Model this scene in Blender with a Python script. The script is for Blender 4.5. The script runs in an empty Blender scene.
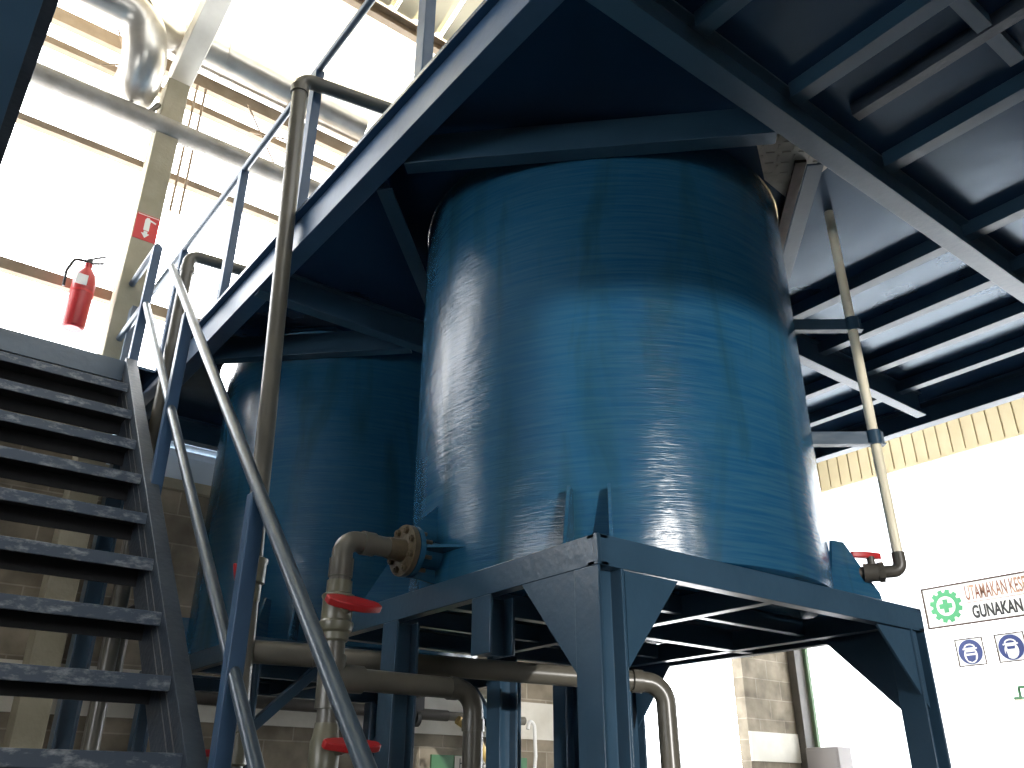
import bpy, bmesh, math, random
from mathutils import Vector, Matrix
random.seed(7)
scene = bpy.context.scene
C = scene.collection

# ---------------------------------------------------------------- camera, world, lights, exposure
S = 0.66          # metres per layout unit
EYE = 1.5         # eye height in metres; layout heights are measured from the eye
F_PX = 856.186
PITCH, ROLL, YAW = 0.449273745, 0.00543948, 0.915362125
def W(x, y, z): return Vector((x*S, y*S, z*S + EYE))
fw = Vector((math.cos(YAW)*math.cos(PITCH), math.sin(YAW)*math.cos(PITCH), math.sin(PITCH)))
r0 = fw.cross(Vector((0, 0, 1))).normalized(); u0 = r0.cross(fw)
rr = math.cos(ROLL)*r0 + math.sin(ROLL)*u0; uu = -math.sin(ROLL)*r0 + math.cos(ROLL)*u0
cam = bpy.data.cameras.new('camera'); cam_o = bpy.data.objects.new('camera', cam); C.objects.link(cam_o)
cam.sensor_fit = 'HORIZONTAL'; cam.sensor_width = 36; cam.lens = F_PX/1024*36; cam.clip_start = 0.02; cam.clip_end = 200
M = Matrix.Identity(4)
for i in range(3):
    M[i][0] = rr[i]; M[i][1] = uu[i]; M[i][2] = -fw[i]
M.translation = W(0, 0, 0)
cam_o.matrix_world = M
scene.camera = cam_o

world = bpy.data.worlds.new('sky'); scene.world = world; world.use_nodes = True
bg = world.node_tree.nodes['Background']
bg.inputs[0].default_value = (0.96, 0.98, 1.0, 1); bg.inputs[1].default_value = 10.0
def area(name, loc, target, sx, sy, power, col=(1, .97, .92)):
    L = bpy.data.lights.new(name, 'AREA'); L.shape = 'RECTANGLE'; L.size = sx*S; L.size_y = sy*S; L.energy = power; L.color = col
    o = bpy.data.objects.new(name, L); C.objects.link(o); o.location = W(*loc)
    o.rotation_euler = (W(*target) - W(*loc)).to_track_quat('-Z', 'Y').to_euler()
    return o
sun = bpy.data.lights.new('sun', 'SUN'); sun.energy = 2.8; sun.angle = math.radians(.7); sun.color = (1, .97, .92)
sun_o = bpy.data.objects.new('sun', sun); C.objects.link(sun_o); sun_o.location = W(0, -8, 5)
sun_o.rotation_euler = Vector((.30, .95, -.052)).to_track_quat('-Z', 'Y').to_euler()
scene.view_settings.view_transform = 'Standard'; scene.view_settings.look = 'None'
scene.view_settings.exposure = 0.0; scene.view_settings.gamma = 1.0
scene.view_settings.use_curve_mapping = False
scene.cycles.max_bounces = 10; scene.cycles.diffuse_bounces = 5; scene.cycles.glossy_bounces = 4
scene.cycles.sample_clamp_indirect = 8

FZ = -EYE/S        # floor in layout units

# ---------------------------------------------------------------- materials
def nd(nt, t, **kw):
    n = nt.nodes.new(t)
    for k, v in kw.items(): setattr(n, k, v)
    return n
def mat(name, col, rough=.5, metal=0., col2=None, nscale=3., stretch=(1, 1, 1), bump=0., bscale=40., bstretch=(1, 1, 1), contrast=(.35, .65), spec=.5, rvar=0.):
    m = bpy.data.materials.new(name); m.use_nodes = True; nt = m.node_tree
    b = nt.nodes['Principled BSDF']
    b.inputs['Base Color'].default_value = (*col, 1); b.inputs['Roughness'].default_value = rough
    b.inputs['Metallic'].default_value = metal; b.inputs['Specular IOR Level'].default_value = spec
    geo = nd(nt, 'ShaderNodeNewGeometry')
    if col2:
        mp = nd(nt, 'ShaderNodeMapping'); mp.inputs['Scale'].default_value = stretch
        nt.links.new(geo.outputs['Position'], mp.inputs['Vector'])
        no = nd(nt, 'ShaderNodeTexNoise'); no.inputs['Scale'].default_value = nscale; no.inputs['Detail'].default_value = 6
        nt.links.new(mp.outputs[0], no.inputs['Vector'])
        cr = nd(nt, 'ShaderNodeValToRGB')
        cr.color_ramp.elements[0].position = contrast[0]; cr.color_ramp.elements[0].color = (*col, 1)
        cr.color_ramp.elements[1].position = contrast[1]; cr.color_ramp.elements[1].color = (*col2, 1)
        nt.links.new(no.outputs['Fac'], cr.inputs[0]); nt.links.new(cr.outputs[0], b.inputs['Base Color'])
        if rvar:
            mr = nd(nt, 'ShaderNodeMapRange'); mr.inputs[3].default_value = rough - rvar; mr.inputs[4].default_value = rough + rvar
            nt.links.new(no.outputs['Fac'], mr.inputs[0]); nt.links.new(mr.outputs[0], b.inputs['Roughness'])
    if bump:
        mp2 = nd(nt, 'ShaderNodeMapping'); mp2.inputs['Scale'].default_value = bstretch
        nt.links.new(geo.outputs['Position'], mp2.inputs['Vector'])
        n2 = nd(nt, 'ShaderNodeTexNoise'); n2.inputs['Scale'].default_value = bscale; n2.inputs['Detail'].default_value = 4
        nt.links.new(mp2.outputs[0], n2.inputs['Vector'])
        bp = nd(nt, 'ShaderNodeBump'); bp.inputs['Strength'].default_value = bump; bp.inputs['Distance'].default_value = .01
        nt.links.new(n2.outputs['Fac'], bp.inputs['Height']); nt.links.new(bp.outputs[0], b.inputs['Normal'])
    return m

STEEL = mat('blue_painted_steel', (.020, .051, .086), .30, col2=(.027, .065, .108), nscale=4, spec=.7, bump=.12, bscale=30, rvar=.05)
DECK = mat('blue_painted_deck', (.010, .030, .070), .20, col2=(.016, .042, .088), nscale=2, spec=.8, bump=.10, bscale=12, rvar=.05)
STAIRM = mat('worn_blue_stair_paint', (.022, .033, .050), .45, col2=(.040, .056, .078), nscale=6, bump=.3, bscale=40)
EDGE = mat('bright_blue_edge_paint', (.032, .074, .145), .38, col2=(.042, .092, .172), nscale=5, bump=.1, bscale=30, spec=.4)
TUBE = mat('grey_blue_tube_paint', (.060, .085, .11), .28, metal=.1, col2=(.085, .11, .14), nscale=9, bump=.1, bscale=60)
PVC = mat('grey_pvc', (.098, .092, .075), .30, col2=(.125, .115, .092), nscale=7, bump=.06, bscale=30)
PVCL = mat('valve_pvc', (.14, .135, .090), .32, col2=(.17, .16, .115), nscale=12)
PVCD = mat('dark_pvc', (.06, .055, .045), .4, col2=(.08, .07, .06), nscale=8)
CREAM = mat('cream_pvc', (.78, .71, .53), .45, col2=(.84, .78, .62), nscale=6)
RED = mat('red_plastic', (.42, .014, .018), .38, col2=(.48, .022, .024), nscale=10)
FLANGE = mat('dirty_flange', (.055, .043, .026), .34, col2=(.10, .078, .048), nscale=25, bump=.3, bscale=50)
RUST = mat('rusty_wood', (.045, .025, .015), .7, col2=(.10, .06, .04), nscale=12, bump=.4, bscale=30)
BAREM = mat('unpainted_tread_plate', (.50, .47, .40), .45, col2=(.30, .27, .22), nscale=7, bump=.2, bscale=60)
CONC = mat('concrete_column', (.30, .27, .19), .85, col2=(.38, .34, .25), nscale=4, bump=.3, bscale=40)
BAND = mat('white_tie_beam_paint', (.52, .49, .42), .75, col2=(.60, .57, .50), nscale=5, bump=.2, bscale=25)
WHITE = mat('white_paint', (.80, .79, .75), .6, col2=(.84, .83, .80), nscale=3)
FLOOR = mat('concrete_floor', (.055, .052, .048), .6, col2=(.08, .076, .07), nscale=1.5, bump=.2, bscale=15)
DUCT = mat('galvanised_duct', (.50, .47, .42), .33, metal=.85, col2=(.62, .59, .53), nscale=6, bump=.1, bscale=9, rvar=.06)
GIRT = mat('brown_girt_steel', (.26, .19, .12), .7, col2=(.33, .25, .17), nscale=8)
GALV = mat('grey_steel_pipe', (.23, .21, .18), .5, metal=.2, col2=(.30, .28, .25), nscale=9, bump=.1, bscale=40)
CLADR = mat('cream_cladding_ribs', (.50, .42, .26), .6, col2=(.56, .48, .31), nscale=3)
CLAD = mat('cream_cladding', (.70, .62, .42), .6, col2=(.76, .68, .48), nscale=3)
SHED = mat('dark_shed_wall', (.06, .065, .07), .8, col2=(.08, .085, .09), nscale=2)  # dark tone picked to cut light bounced off the unseen walls
GREEN = mat('green_paint', (.06, .17, .08), .5, col2=(.08, .21, .10), nscale=6)
YEL = mat('yellow_hose', (.62, .42, .12), .45, col2=(.70, .50, .18), nscale=9)
TRIMG = mat('grey_green_paint', (.07, .12, .06), .6, col2=(.10, .15, .08), nscale=6)
GLINT = mat('edge_highlight', (.12, .12, .12), .5)  # pale grey for highlights drawn on the stringer
SOFF = mat('soffit_blue_lit', (.055, .13, .225), .4, col2=(.065, .15, .25), nscale=3)  # steel blue lightened to stand in for light on the soffit
SIGNW = mat('sign_white', (.85, .84, .80), .5)
SIGNR = mat('sign_red', (.60, .03, .03), .5)
SIGNB = mat('sign_blue', (.015, .035, .17), .5)
SIGNG = mat('sign_green', (.05, .34, .13), .5)
INKB = mat('ink_brown', (.06, .03, .02), .6)
INKD = mat('ink_dark', (.03, .03, .03), .6)
INKF = mat('ink_faded_red', (.20, .06, .03), .6, col2=(.55, .34, .22), nscale=18)
DARK = mat('black_steel', (.02, .02, .02), .5)
LOUV = mat('pale_blue_louvre', (.48, .56, .64), .5, col2=(.52, .60, .68), nscale=4)
CAB = mat('grey_cabinet', (.20, .18, .17), .5)

def tank_material():
    m = mat('tank_fibreglass_blue', (.018, .135, .235), .30)
    nt = m.node_tree; b = nt.nodes['Principled BSDF']; L = nt.links.new; b.inputs['Roughness'].default_value = .22
    geo = nd(nt, 'ShaderNodeNewGeometry')
    def noise(stretch, scale, detail=6, dist=0.):
        mp = nd(nt, 'ShaderNodeMapping'); mp.inputs['Scale'].default_value = stretch
        L(geo.outputs['Position'], mp.inputs['Vector'])
        n = nd(nt, 'ShaderNodeTexNoise'); n.inputs['Scale'].default_value = scale; n.inputs['Detail'].default_value = detail
        n.inputs['Distortion'].default_value = dist
        L(mp.outputs[0], n.inputs['Vector']); return n
    def ramp(src, e):
        c = nd(nt, 'ShaderNodeValToRGB'); r = c.color_ramp
        r.elements[0].position, r.elements[0].color = e[0][0], (*e[0][1], 1)
        r.elements[1].position, r.elements[1].color = e[1][0], (*e[1][1], 1)
        for p, cl in e[2:]: q = r.elements.new(p); q.color = (*cl, 1)
        L(src.outputs['Fac'], c.inputs[0]); return c
    base = ramp(noise((1, 1, 1), 1.6), [(.3, (.006, .056, .132)), (.7, (.013, .080, .162))])
    stroke = ramp(noise((1, 1, 22), 4.0, 9, .5), [(.35, (0, 0, 0)), (.7, (1, 1, 1))])
    mx = nd(nt, 'ShaderNodeMix', data_type='RGBA'); mx.blend_type = 'MIX'
    ml = nd(nt, 'ShaderNodeMath', operation='MULTIPLY'); ml.inputs[1].default_value = .5
    L(stroke.outputs[0], ml.inputs[0]); L(ml.outputs[0], mx.inputs[0]); L(base.outputs[0], mx.inputs[6]); mx.inputs[7].default_value = (.036, .115, .165, 1)
    stain = ramp(noise((5, 5, .9), 1.0, 7, .9), [(.52, (0, 0, 0)), (.70, (1, 1, 1))])
    ml2 = nd(nt, 'ShaderNodeMath', operation='MULTIPLY'); ml2.inputs[1].default_value = .6
    mx2 = nd(nt, 'ShaderNodeMix', data_type='RGBA')
    L(stain.outputs[0], ml2.inputs[0]); L(ml2.outputs[0], mx2.inputs[0]); L(mx.outputs[2], mx2.inputs[6]); mx2.inputs[7].default_value = (.012, .045, .046, 1)
    L(mx2.outputs[2], b.inputs['Base Color'])
    n1 = noise((1.6, 1.6, 18), 6, 7, .8); n2 = noise((1, 1, 1), 3.0, 3)
    b1 = nd(nt, 'ShaderNodeBump'); b1.inputs['Strength'].default_value = .13; b1.inputs['Distance'].default_value = .012; L(n1.outputs['Fac'], b1.inputs['Height'])
    b2 = nd(nt, 'ShaderNodeBump'); b2.inputs['Strength'].default_value = .22; b2.inputs['Distance'].default_value = .05
    L(n2.outputs['Fac'], b2.inputs['Height']); L(b1.outputs[0], b2.inputs['Normal']); L(b2.outputs[0], b.inputs['Normal'])
    b.inputs['Specular IOR Level'].default_value = .42
    return m
TANK = tank_material()
DECK.node_tree.nodes['Principled BSDF'].inputs['Specular Tint'].default_value = (.55, .78, 1, 1)

def block_material():
    m = mat('concrete_blocks', (.3, .27, .22), .9); nt = m.node_tree; b = nt.nodes['Principled BSDF']; L = nt.links.new
    geo = nd(nt, 'ShaderNodeNewGeometry'); sp = nd(nt, 'ShaderNodeSeparateXYZ'); cb = nd(nt, 'ShaderNodeCombineXYZ')
    L(geo.outputs['Position'], sp.inputs[0])
    ad = nd(nt, 'ShaderNodeMath', operation='ADD'); L(sp.outputs[0], ad.inputs[0]); L(sp.outputs[1], ad.inputs[1])
    L(ad.outputs[0], cb.inputs[0]); L(sp.outputs[2], cb.inputs[1])
    br = nd(nt, 'ShaderNodeTexBrick'); br.inputs['Scale'].default_value = 1; br.inputs['Brick Width'].default_value = .42
    br.inputs['Row Height'].default_value = .205; br.inputs['Mortar Size'].default_value = .006; br.inputs['Mortar Smooth'].default_value = .3
    br.inputs['Color1'].default_value = (.245, .215, .165, 1); br.inputs['Color2'].default_value = (.185, .160, .120, 1); br.inputs['Mortar'].default_value = (.30, .27, .22, 1)
    L(cb.outputs[0], br.inputs['Vector'])
    no = nd(nt, 'ShaderNodeTexNoise'); no.inputs['Scale'].default_value = 5; no.inputs['Detail'].default_value = 8; L(geo.outputs['Position'], no.inputs['Vector'])
    cr = nd(nt, 'ShaderNodeValToRGB'); cr.color_ramp.elements[0].color = (.55, .52, .48, 1); cr.color_ramp.elements[1].color = (1.15, 1.12, 1.08, 1)
    cr.color_ramp.elements[0].position = .3; cr.color_ramp.elements[1].position = .65; L(no.outputs['Fac'], cr.inputs[0])
    mx = nd(nt, 'ShaderNodeMix', data_type='RGBA'); mx.blend_type = 'MULTIPLY'; mx.inputs[0].default_value = 1
    L(br.outputs['Color'], mx.inputs[6]); L(cr.outputs[0], mx.inputs[7]); L(mx.outputs[2], b.inputs['Base Color'])
    bp = nd(nt, 'ShaderNodeBump'); bp.inputs['Strength'].default_value = .5; bp.inputs['Distance'].default_value = .006; bp.invert = True
    L(br.outputs['Fac'], bp.inputs['Height']); L(bp.outputs[0], b.inputs['Normal'])
    return m
BLOCK = block_material()

def translucent(name, col, mixf=.5):
    m = bpy.data.materials.new(name); m.use_nodes = True; nt = m.node_tree; nt.nodes.remove(nt.nodes['Principled BSDF'])
    out = nt.nodes['Material Output']; t = nd(nt, 'ShaderNodeBsdfTranslucent'); d = nd(nt, 'ShaderNodeBsdfDiffuse'); x = nd(nt, 'ShaderNodeMixShader')
    no = nd(nt, 'ShaderNodeTexNoise'); no.inputs['Scale'].default_value = .8
    geo = nd(nt, 'ShaderNodeNewGeometry'); nt.links.new(geo.outputs['Position'], no.inputs['Vector'])
    cr = nd(nt, 'ShaderNodeValToRGB'); cr.color_ramp.elements[0].color = (*[c*.88 for c in col], 1); cr.color_ramp.elements[1].color = (*col, 1)
    nt.links.new(no.outputs['Fac'], cr.inputs[0]); nt.links.new(cr.outputs[0], t.inputs[0]); nt.links.new(cr.outputs[0], d.inputs[0])
    x.inputs[0].default_value = mixf; nt.links.new(t.outputs[0], x.inputs[1]); nt.links.new(d.outputs[0], x.inputs[2]); nt.links.new(x.outputs[0], out.inputs[0])
    return m
SKYL = translucent('translucent_roof_sheet', (.92, .88, .76), .3)
WALLT = translucent('translucent_wall_sheet', (.93, .94, .95), .12)

def nosing_material():
    m = mat('scuffed_nosing', (.035, .050, .072), .42); nt = m.node_tree; b = nt.nodes['Principled BSDF']; L = nt.links.new
    geo = nd(nt, 'ShaderNodeNewGeometry'); mp = nd(nt, 'ShaderNodeMapping'); mp.inputs['Scale'].default_value = (6, 14, 14)
    L(geo.outputs['Position'], mp.inputs['Vector'])
    no = nd(nt, 'ShaderNodeTexNoise'); no.inputs['Scale'].default_value = 2.2; no.inputs['Detail'].default_value = 9; no.inputs['Roughness'].default_value = .7
    L(mp.outputs[0], no.inputs['Vector'])
    cr = nd(nt, 'ShaderNodeValToRGB'); cr.color_ramp.elements[0].position = .50; cr.color_ramp.elements[0].color = (.050, .072, .105, 1)
    cr.color_ramp.elements[1].position = .72; cr.color_ramp.elements[1].color = (.34, .36, .38, 1)
    L(no.outputs['Fac'], cr.inputs[0]); L(cr.outputs[0], b.inputs['Base Color'])
    bp = nd(nt, 'ShaderNodeBump'); bp.inputs['Strength'].default_value = .5; L(no.outputs['Fac'], bp.inputs['Height']); L(bp.outputs[0], b.inputs['Normal'])
    return m
NOSE = nosing_material()
TREADM = mat('shaded_tread_steel', (.010, .011, .013), .6, col2=(.016, .016, .018), nscale=8)  # near black: shade under the treads put into their colour

# ---------------------------------------------------------------- geometry builder (layout units)
def V(*a): return Vector(a[0]) if len(a) == 1 else Vector(a)
class MB:
    def __init__(s): s.v = []; s.f = []
    def add(s, vs, fs):
        n = len(s.v); s.v += [Vector(p) for p in vs]; s.f += [tuple(i+n for i in f) for f in fs]; return s
    def box(s, x0, x1, y0, y1, z0, z1):
        return s.add([(x, y, z) for z in (z0, z1) for y in (y0, y1) for x in (x0, x1)],
                     [(0, 2, 3, 1), (4, 5, 7, 6), (0, 1, 5, 4), (2, 6, 7, 3), (0, 4, 6, 2), (1, 3, 7, 5)])
    def beam(s, prof, p0, p1, up=(0, 0, 1)):
        p0 = V(p0); p1 = V(p1); d = (p1-p0).normalized()
        if abs(d.dot(V(up).normalized())) > .99: up = (1, 0, 0)
        a = d.cross(V(up)).normalized(); b = a.cross(d)
        n = len(prof)
        # orientation for outward faces
        ar = sum(prof[i][0]*prof[(i+1) % n][1]-prof[(i+1) % n][0]*prof[i][1] for i in range(n))
        if ar < 0: prof = prof[::-1]
        vs = [p+a*q[0]+b*q[1] for p in (p0, p1) for q in prof]
        # a x b = -d... make caps face outwards
        fs = [tuple(range(n)), tuple(range(2*n-1, n-1, -1))]
        fs += [(i, i+n, (i+1) % n+n, (i+1) % n) for i in range(n)]
        return s.add(vs, fs)
    def cyl(s, p0, p1, r, r2=None, n=20, caps=True):
        p0 = V(p0); p1 = V(p1); r2 = r if r2 is None else r2
        d = (p1-p0).normalized(); h = V((0, 0, 1)) if abs(d.z) < .9 else V((1, 0, 0)); a = d.cross(h).normalized(); b = d.cross(a)
        vs = [p+(a*math.cos(t)+b*math.sin(t))*q for p, q in ((p0, r), (p1, r2)) for t in [2*math.pi*i/n for i in range(n)]]
        fs = [(i, (i+1) % n, (i+1) % n+n, i+n) for i in range(n)]
        if caps: fs += [tuple(range(n-1, -1, -1)), tuple(range(n, 2*n))]
        return s.add(vs, fs)
    def tube(s, pts, r, fil=0., n=18, caps=True, k=7):
        pts = [V(p) for p in pts]; path = [pts[0]]
        for i in range(1, len(pts)-1):
            a, b, c = pts[i-1], pts[i], pts[i+1]
            if fil <= 0: path.append(b); continue
            u = (a-b).normalized(); w = (c-b).normalized(); ang = u.angle(w)
            t = min(fil/math.tan(ang/2) if ang < 3.1 else 0, .49*(a-b).length, .49*(c-b).length)
            if t < 1e-5: path.append(b); continue
            rad = t*math.tan(ang/2); cen = b+(u+w).normalized()*(rad/math.sin(ang/2))
            s0 = b+u*t-cen; s1 = b+w*t-cen; q = s0.rotation_difference(s1)
            from mathutils import Quaternion
            for j in range(k+1): path.append(cen+Quaternion().slerp(q, j/k) @ s0)
        path.append(pts[-1])
        d = (path[1]-path[0]).normalized(); h = V((0, 0, 1)) if abs(d.z) < .9 else V((1, 0, 0)); a = d.cross(h).normalized()
        vs = []
        for i, p in enumerate(path):
            if i == 0: t = path[1]-path[0]
            elif i == len(path)-1: t = path[-1]-path[-2]
            else: t = (path[i+1]-p).normalized()+(p-path[i-1]).normalized()
            t.normalize(); a = (a-t*a.dot(t)).normalized(); b = t.cross(a)
            sc = 1.
            vs += [p+(a*math.cos(2*math.pi*j/n)+b*math.sin(2*math.pi*j/n))*r*sc for j in range(n)]
        m = len(path)
        fs = [(i*n+j, i*n+(j+1) % n, (i+1)*n+(j+1) % n, (i+1)*n+j) for i in range(m-1) for j in range(n)]
        if caps: fs += [tuple(range(n-1, -1, -1)), tuple(range((m-1)*n, m*n))]
        return s.add(vs, fs)
    def lathe(s, prof, c, n=48, axis=(0, 0, 1)):
        c = V(c); d = V(axis).normalized(); h = V((0, 0, 1)) if abs(d.z) < .9 else V((1, 0, 0)); a = d.cross(h).normalized(); b = d.cross(a)
        vs = []
        for (r, z) in prof: vs += [c+d*z+(a*math.cos(2*math.pi*j/n)+b*math.sin(2*math.pi*j/n))*r for j in range(n)]
        m = len(prof); fs = [(i*n+j, i*n+(j+1) % n, (i+1)*n+(j+1) % n, (i+1)*n+j) for i in range(m-1) for j in range(n)]
        fs += [tuple(range(n-1, -1, -1)), tuple(range((m-1)*n, m*n))]
        return s.add(vs, fs)
    def prism(s, poly, nrm):
        poly = [V(p) for p in poly]; n = len(poly); nv = V(nrm)
        return s.add(poly+[p+nv for p in poly], [tuple(range(n-1, -1, -1)), tuple(range(n, 2*n))]+[(i, (i+1) % n, (i+1) % n+n, i+n) for i in range(n)])
    def build(s, name, m, parent=None, label=None, cat=None, group=None, kind=None, bevel=0., smooth=True, sharp=32):
        me = bpy.data.meshes.new(name)
        ws = [W(*p) for p in s.v]
        lo = [min(p[i] for p in ws) for i in range(3)]; hi = [max(p[i] for p in ws) for i in range(3)]
        org = Vector(((lo[0]+hi[0])/2, (lo[1]+hi[1])/2, lo[2]))
        me.from_pydata([p-org for p in ws], [], s.f); me.update()
        bm = bmesh.new(); bm.from_mesh(me); bmesh.ops.recalc_face_normals(bm, faces=bm.faces); bm.to_mesh(me); bm.free()
        if smooth:
            for p in me.polygons: p.use_smooth = True
            me.set_sharp_from_angle(angle=math.radians(sharp))
        me.materials.append(m)
        o = bpy.data.objects.new(name, me); C.objects.link(o); o.location = org
        if parent: attach(o, parent)
        if bevel:
            b = o.modifiers.new('bevel', 'BEVEL'); b.width = bevel*S; b.segments = 2; b.limit_method = 'ANGLE'; b.angle_limit = math.radians(40); b.harden_normals = False
        tag(o, label, cat, group, kind); return o
def world_loc(o):
    l = Vector(o.location)
    while o.parent: o = o.parent; l += Vector(o.location)
    return l
def attach(o, parent):
    o.location = Vector(o.location)-world_loc(parent); o.parent = parent
def tag(o, label=None, cat=None, group=None, kind=None):
    if label: o['label'] = label
    if cat: o['category'] = cat
    if group: o['group'] = group
    if kind: o['kind'] = kind
    return o
def thing(name, loc, label, cat, group=None):
    o = bpy.data.objects.new(name, None); C.objects.link(o); o.location = W(*loc); o.empty_display_size = .1
    return tag(o, label, cat, group)

def copy_tree(o, label, off):
    def rec(src, par):
        c = src.copy(); C.objects.link(c); c.parent = par
        for ch in list(src.children): rec(ch, c)
        return c
    kids = list(o.children); c = o.copy(); C.objects.link(c)
    for ch in kids: rec(ch, c)
    c.location = o.location+Vector(off)*S; c['label'] = label
    return c

def rectp(w, h, cx=0, cz=0): return [(cx-w/2, cz-h/2), (cx+w/2, cz-h/2), (cx+w/2, cz+h/2), (cx-w/2, cz+h/2)]
def Hp(w, h, t=.014, f=.016):   # flanges horizontal (top/bottom)
    return [(-w/2, -h/2), (w/2, -h/2), (w/2, -h/2+f), (t/2, -h/2+f), (t/2, h/2-f), (w/2, h/2-f), (w/2, h/2), (-w/2, h/2), (-w/2, h/2-f), (-t/2, h/2-f), (-t/2, -h/2+f), (-w/2, -h/2+f)]
def Cp(w, h, sgn=1, t=.014, f=.018):  # web at 0, flanges to +sgn, z from 0..h
    p = [(0, 0), (w, 0), (w, f), (t, f), (t, h-f), (w, h-f), (w, h), (0, h)]
    return [(sgn*a, b) for a, b in p]
def Lp(w, h, sgn=1, t=.014):  # vertical leg at 0 (0..h), horizontal flange at the bottom
    return [(0, 0), (sgn*w, 0), (sgn*w, t), (sgn*t, t), (sgn*t, h), (0, h)]

# ================================================================ SETTING
XW, YF, XL, YB = 13.4, 9.2, -6.0, -14.0
MB().box(XL-.5, XW+3, YB-.5, YF+3, FZ-.2, FZ).build('floor', FLOOR, kind='structure', smooth=False)
# far wall: block lower part with a doorway, painted tie band
DX0, DX1 = 8.05, 11.8
fwall = MB()
fwall.box(XL, DX0, YF, YF+.2, FZ, 2.95).box(DX1, XW, YF, YF+.2, FZ, 8.0).box(DX0, DX1, YF, YF+.2, 5.6, 8.0)
fwall.box(7.0, DX0, YF, YF+.2, 2.95, 8.0).box(XL, 1.6, YF, YF+.2, 2.95, 3.62)
fwall.build('wall_far', BLOCK, kind='structure', smooth=False)
MB().box(XL, DX0-.19, YF-.03, YF, .66, 1.10).build('trim_1', BAND, kind='structure', smooth=False)
MB().box(DX1, XW-.05, YF-.03, YF, .52, .95).build('trim_2', BAND, kind='structure', smooth=False)
MB().box(1.6, 7.0, YF-.08, YF+.2, 2.95, 3.06).build('trim_3', CONC, kind='structure', smooth=False)
# louvre window above the block wall
lv = MB()
lv.box(1.6, 7.0, YF+.05, YF+.10, 3.06, 3.36)
for i in range(4): lv.beam(rectp(.02, .075), (1.6, YF+.06, 3.40+i*.075), (7.0, YF+.06, 3.40+i*.075), up=(0, -.6, .8))
lv.build('window_1', LOUV, kind='structure', smooth=False)
MB().box(DX0-.19, DX0, YF-.06, YF+.22, FZ, 5.0).build('trim_4', WHITE, kind='structure', smooth=False)
MB().box(XW-.36, XW-.12, YF-.16, YF-.01, FZ, 6.0).build('trim_6', PVCD, kind='structure', smooth=False)
gp = MB(); gp.box(XW-.12, XW-.05, YF-.22, YF-.02, FZ, 6.0)
gp.build('trim_5', TRIMG, kind='structure', smooth=False)
# right wall: white sheet below, made translucent so it shines, cream corrugated cladding above
MB().box(XW, XW+.04, 2.6, YF+.2, FZ, 4.99).build('wall_right', WALLT, kind='structure', smooth=False)
MB().box(XW, XW+.04, YB, 2.6, FZ, 16).build('wall_right_near', SHED, kind='structure', smooth=False)
cl = MB(); y = 2.6
while y < YF:
    cl.box(XW-.03, XW+.02, y, y+.178, 4.99, 12); cl.box(XW+.0, XW+.03, y+.178, y+.202, 4.99, 12); y += .202
cl.box(XW-.05, XW+.03, 2.6, YF, 4.95, 4.99)
cl.build('wall_right_upper', CLADR, kind='structure', smooth=False)
# unseen walls added behind the camera; openings sized to shape the light
wb = MB(); wb.box(XL, XW, YB-.1, YB, 3.41, 15).box(XL, -2.85, YB-.1, YB, FZ, 3.41).box(1.0, XW, YB-.1, YB, FZ, 3.41).box(-2.85, 1.0, YB-.1, YB, FZ, .2)
wb.build('wall_back', SHED, kind='structure', smooth=False)
wl = MB(); wl.box(XL-.1, XL, YB, YF, FZ, 0.7).box(XL-.1, XL, YB, YF, 2.3, 16).box(XL-.1, XL, YB, -.6, .7, 2.3).box(XL-.1, XL, 4.2, YF, .7, 2.3)
wl.build('wall_left', SHED, kind='structure', smooth=False)
# roof
SL = .33
def rz(y): return 9.4+SL*(YF-y)
def roof(y0, y1, m, name):
    b = MB(); x = XL; k = 0
    while x < XW:
        for (xa, xb, h) in ((0, .26, 0), (.26, .29, .035), (.29, .35, .06), (.35, .38, .035)):
            b.add([(x+xa, y0, rz(y0)+h), (x+xb, y0, rz(y0)+h), (x+xb, y1, rz(y1)+h), (x+xa, y1, rz(y1)+h)], [(0, 1, 2, 3)])
        x += .38
    o = b.build(name, m, kind='structure', smooth=False); so = o.modifiers.new('s', 'SOLIDIFY'); so.thickness = .004
    return o
roof(7.75, YF+.3, SKYL, 'ceiling_skylight'); roof(YB, 7.75, CLAD, 'ceiling')

# ================================================================ TANKS AND STANDS
R = 1.254
def tank(cx, cy, label):
    t = thing('storage_tank', (cx, cy, 1.0), label, 'tank', 'blue storage tanks')
    b = MB(); b.lathe([(R-.03, 1.0), (R-.005, 1.012), (R, 1.04)]+[(R, 1.04+i*(2.86/10)) for i in range(1, 11)]+[(R-.01, 3.93), (R-.05, 3.96)], (cx, cy, 0), n=128)
    b.build('shell', TANK, t, sharp=50)
    b = MB(); b.lathe([(R+.02, 3.90), (R+.02, 3.95), (R-.2, 4.02), (.3, 4.12)], (cx, cy, 0), n=64).build('lid', TANK, t)
    return t
T1 = (3.70, 3.76); T2 = (3.55, 7.15)
tank1 = tank(*T1, 'large blue tank standing in front, its whole rough curved side in view')
tank2 = tank(*T2, 'blue tank behind the stair handrails, half hidden by the larger front tank')
def lugs(t, c, angs, w=.34, h=.34, m=TANK):
    for a in angs:
        a = math.radians(a); d = V((math.cos(a), math.sin(a), 0)); n = V((-math.sin(a), math.cos(a), 0))*.016
        p = V((c[0], c[1], 0))+d*(R-.01)-n/2
        z0 = 1.002
        MB().prism([p+V((0, 0, z0)), p+d*w+V((0, 0, z0)), p+d*w+V((0, 0, z0+.05)), p+d*(w*.42)+V((0, 0, z0+h)), p+V((0, 0, z0+h))], n).build('bracket_plate', m, t)
lugs(tank1, T1, (-143.5, -135), w=.20, h=.36)
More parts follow.
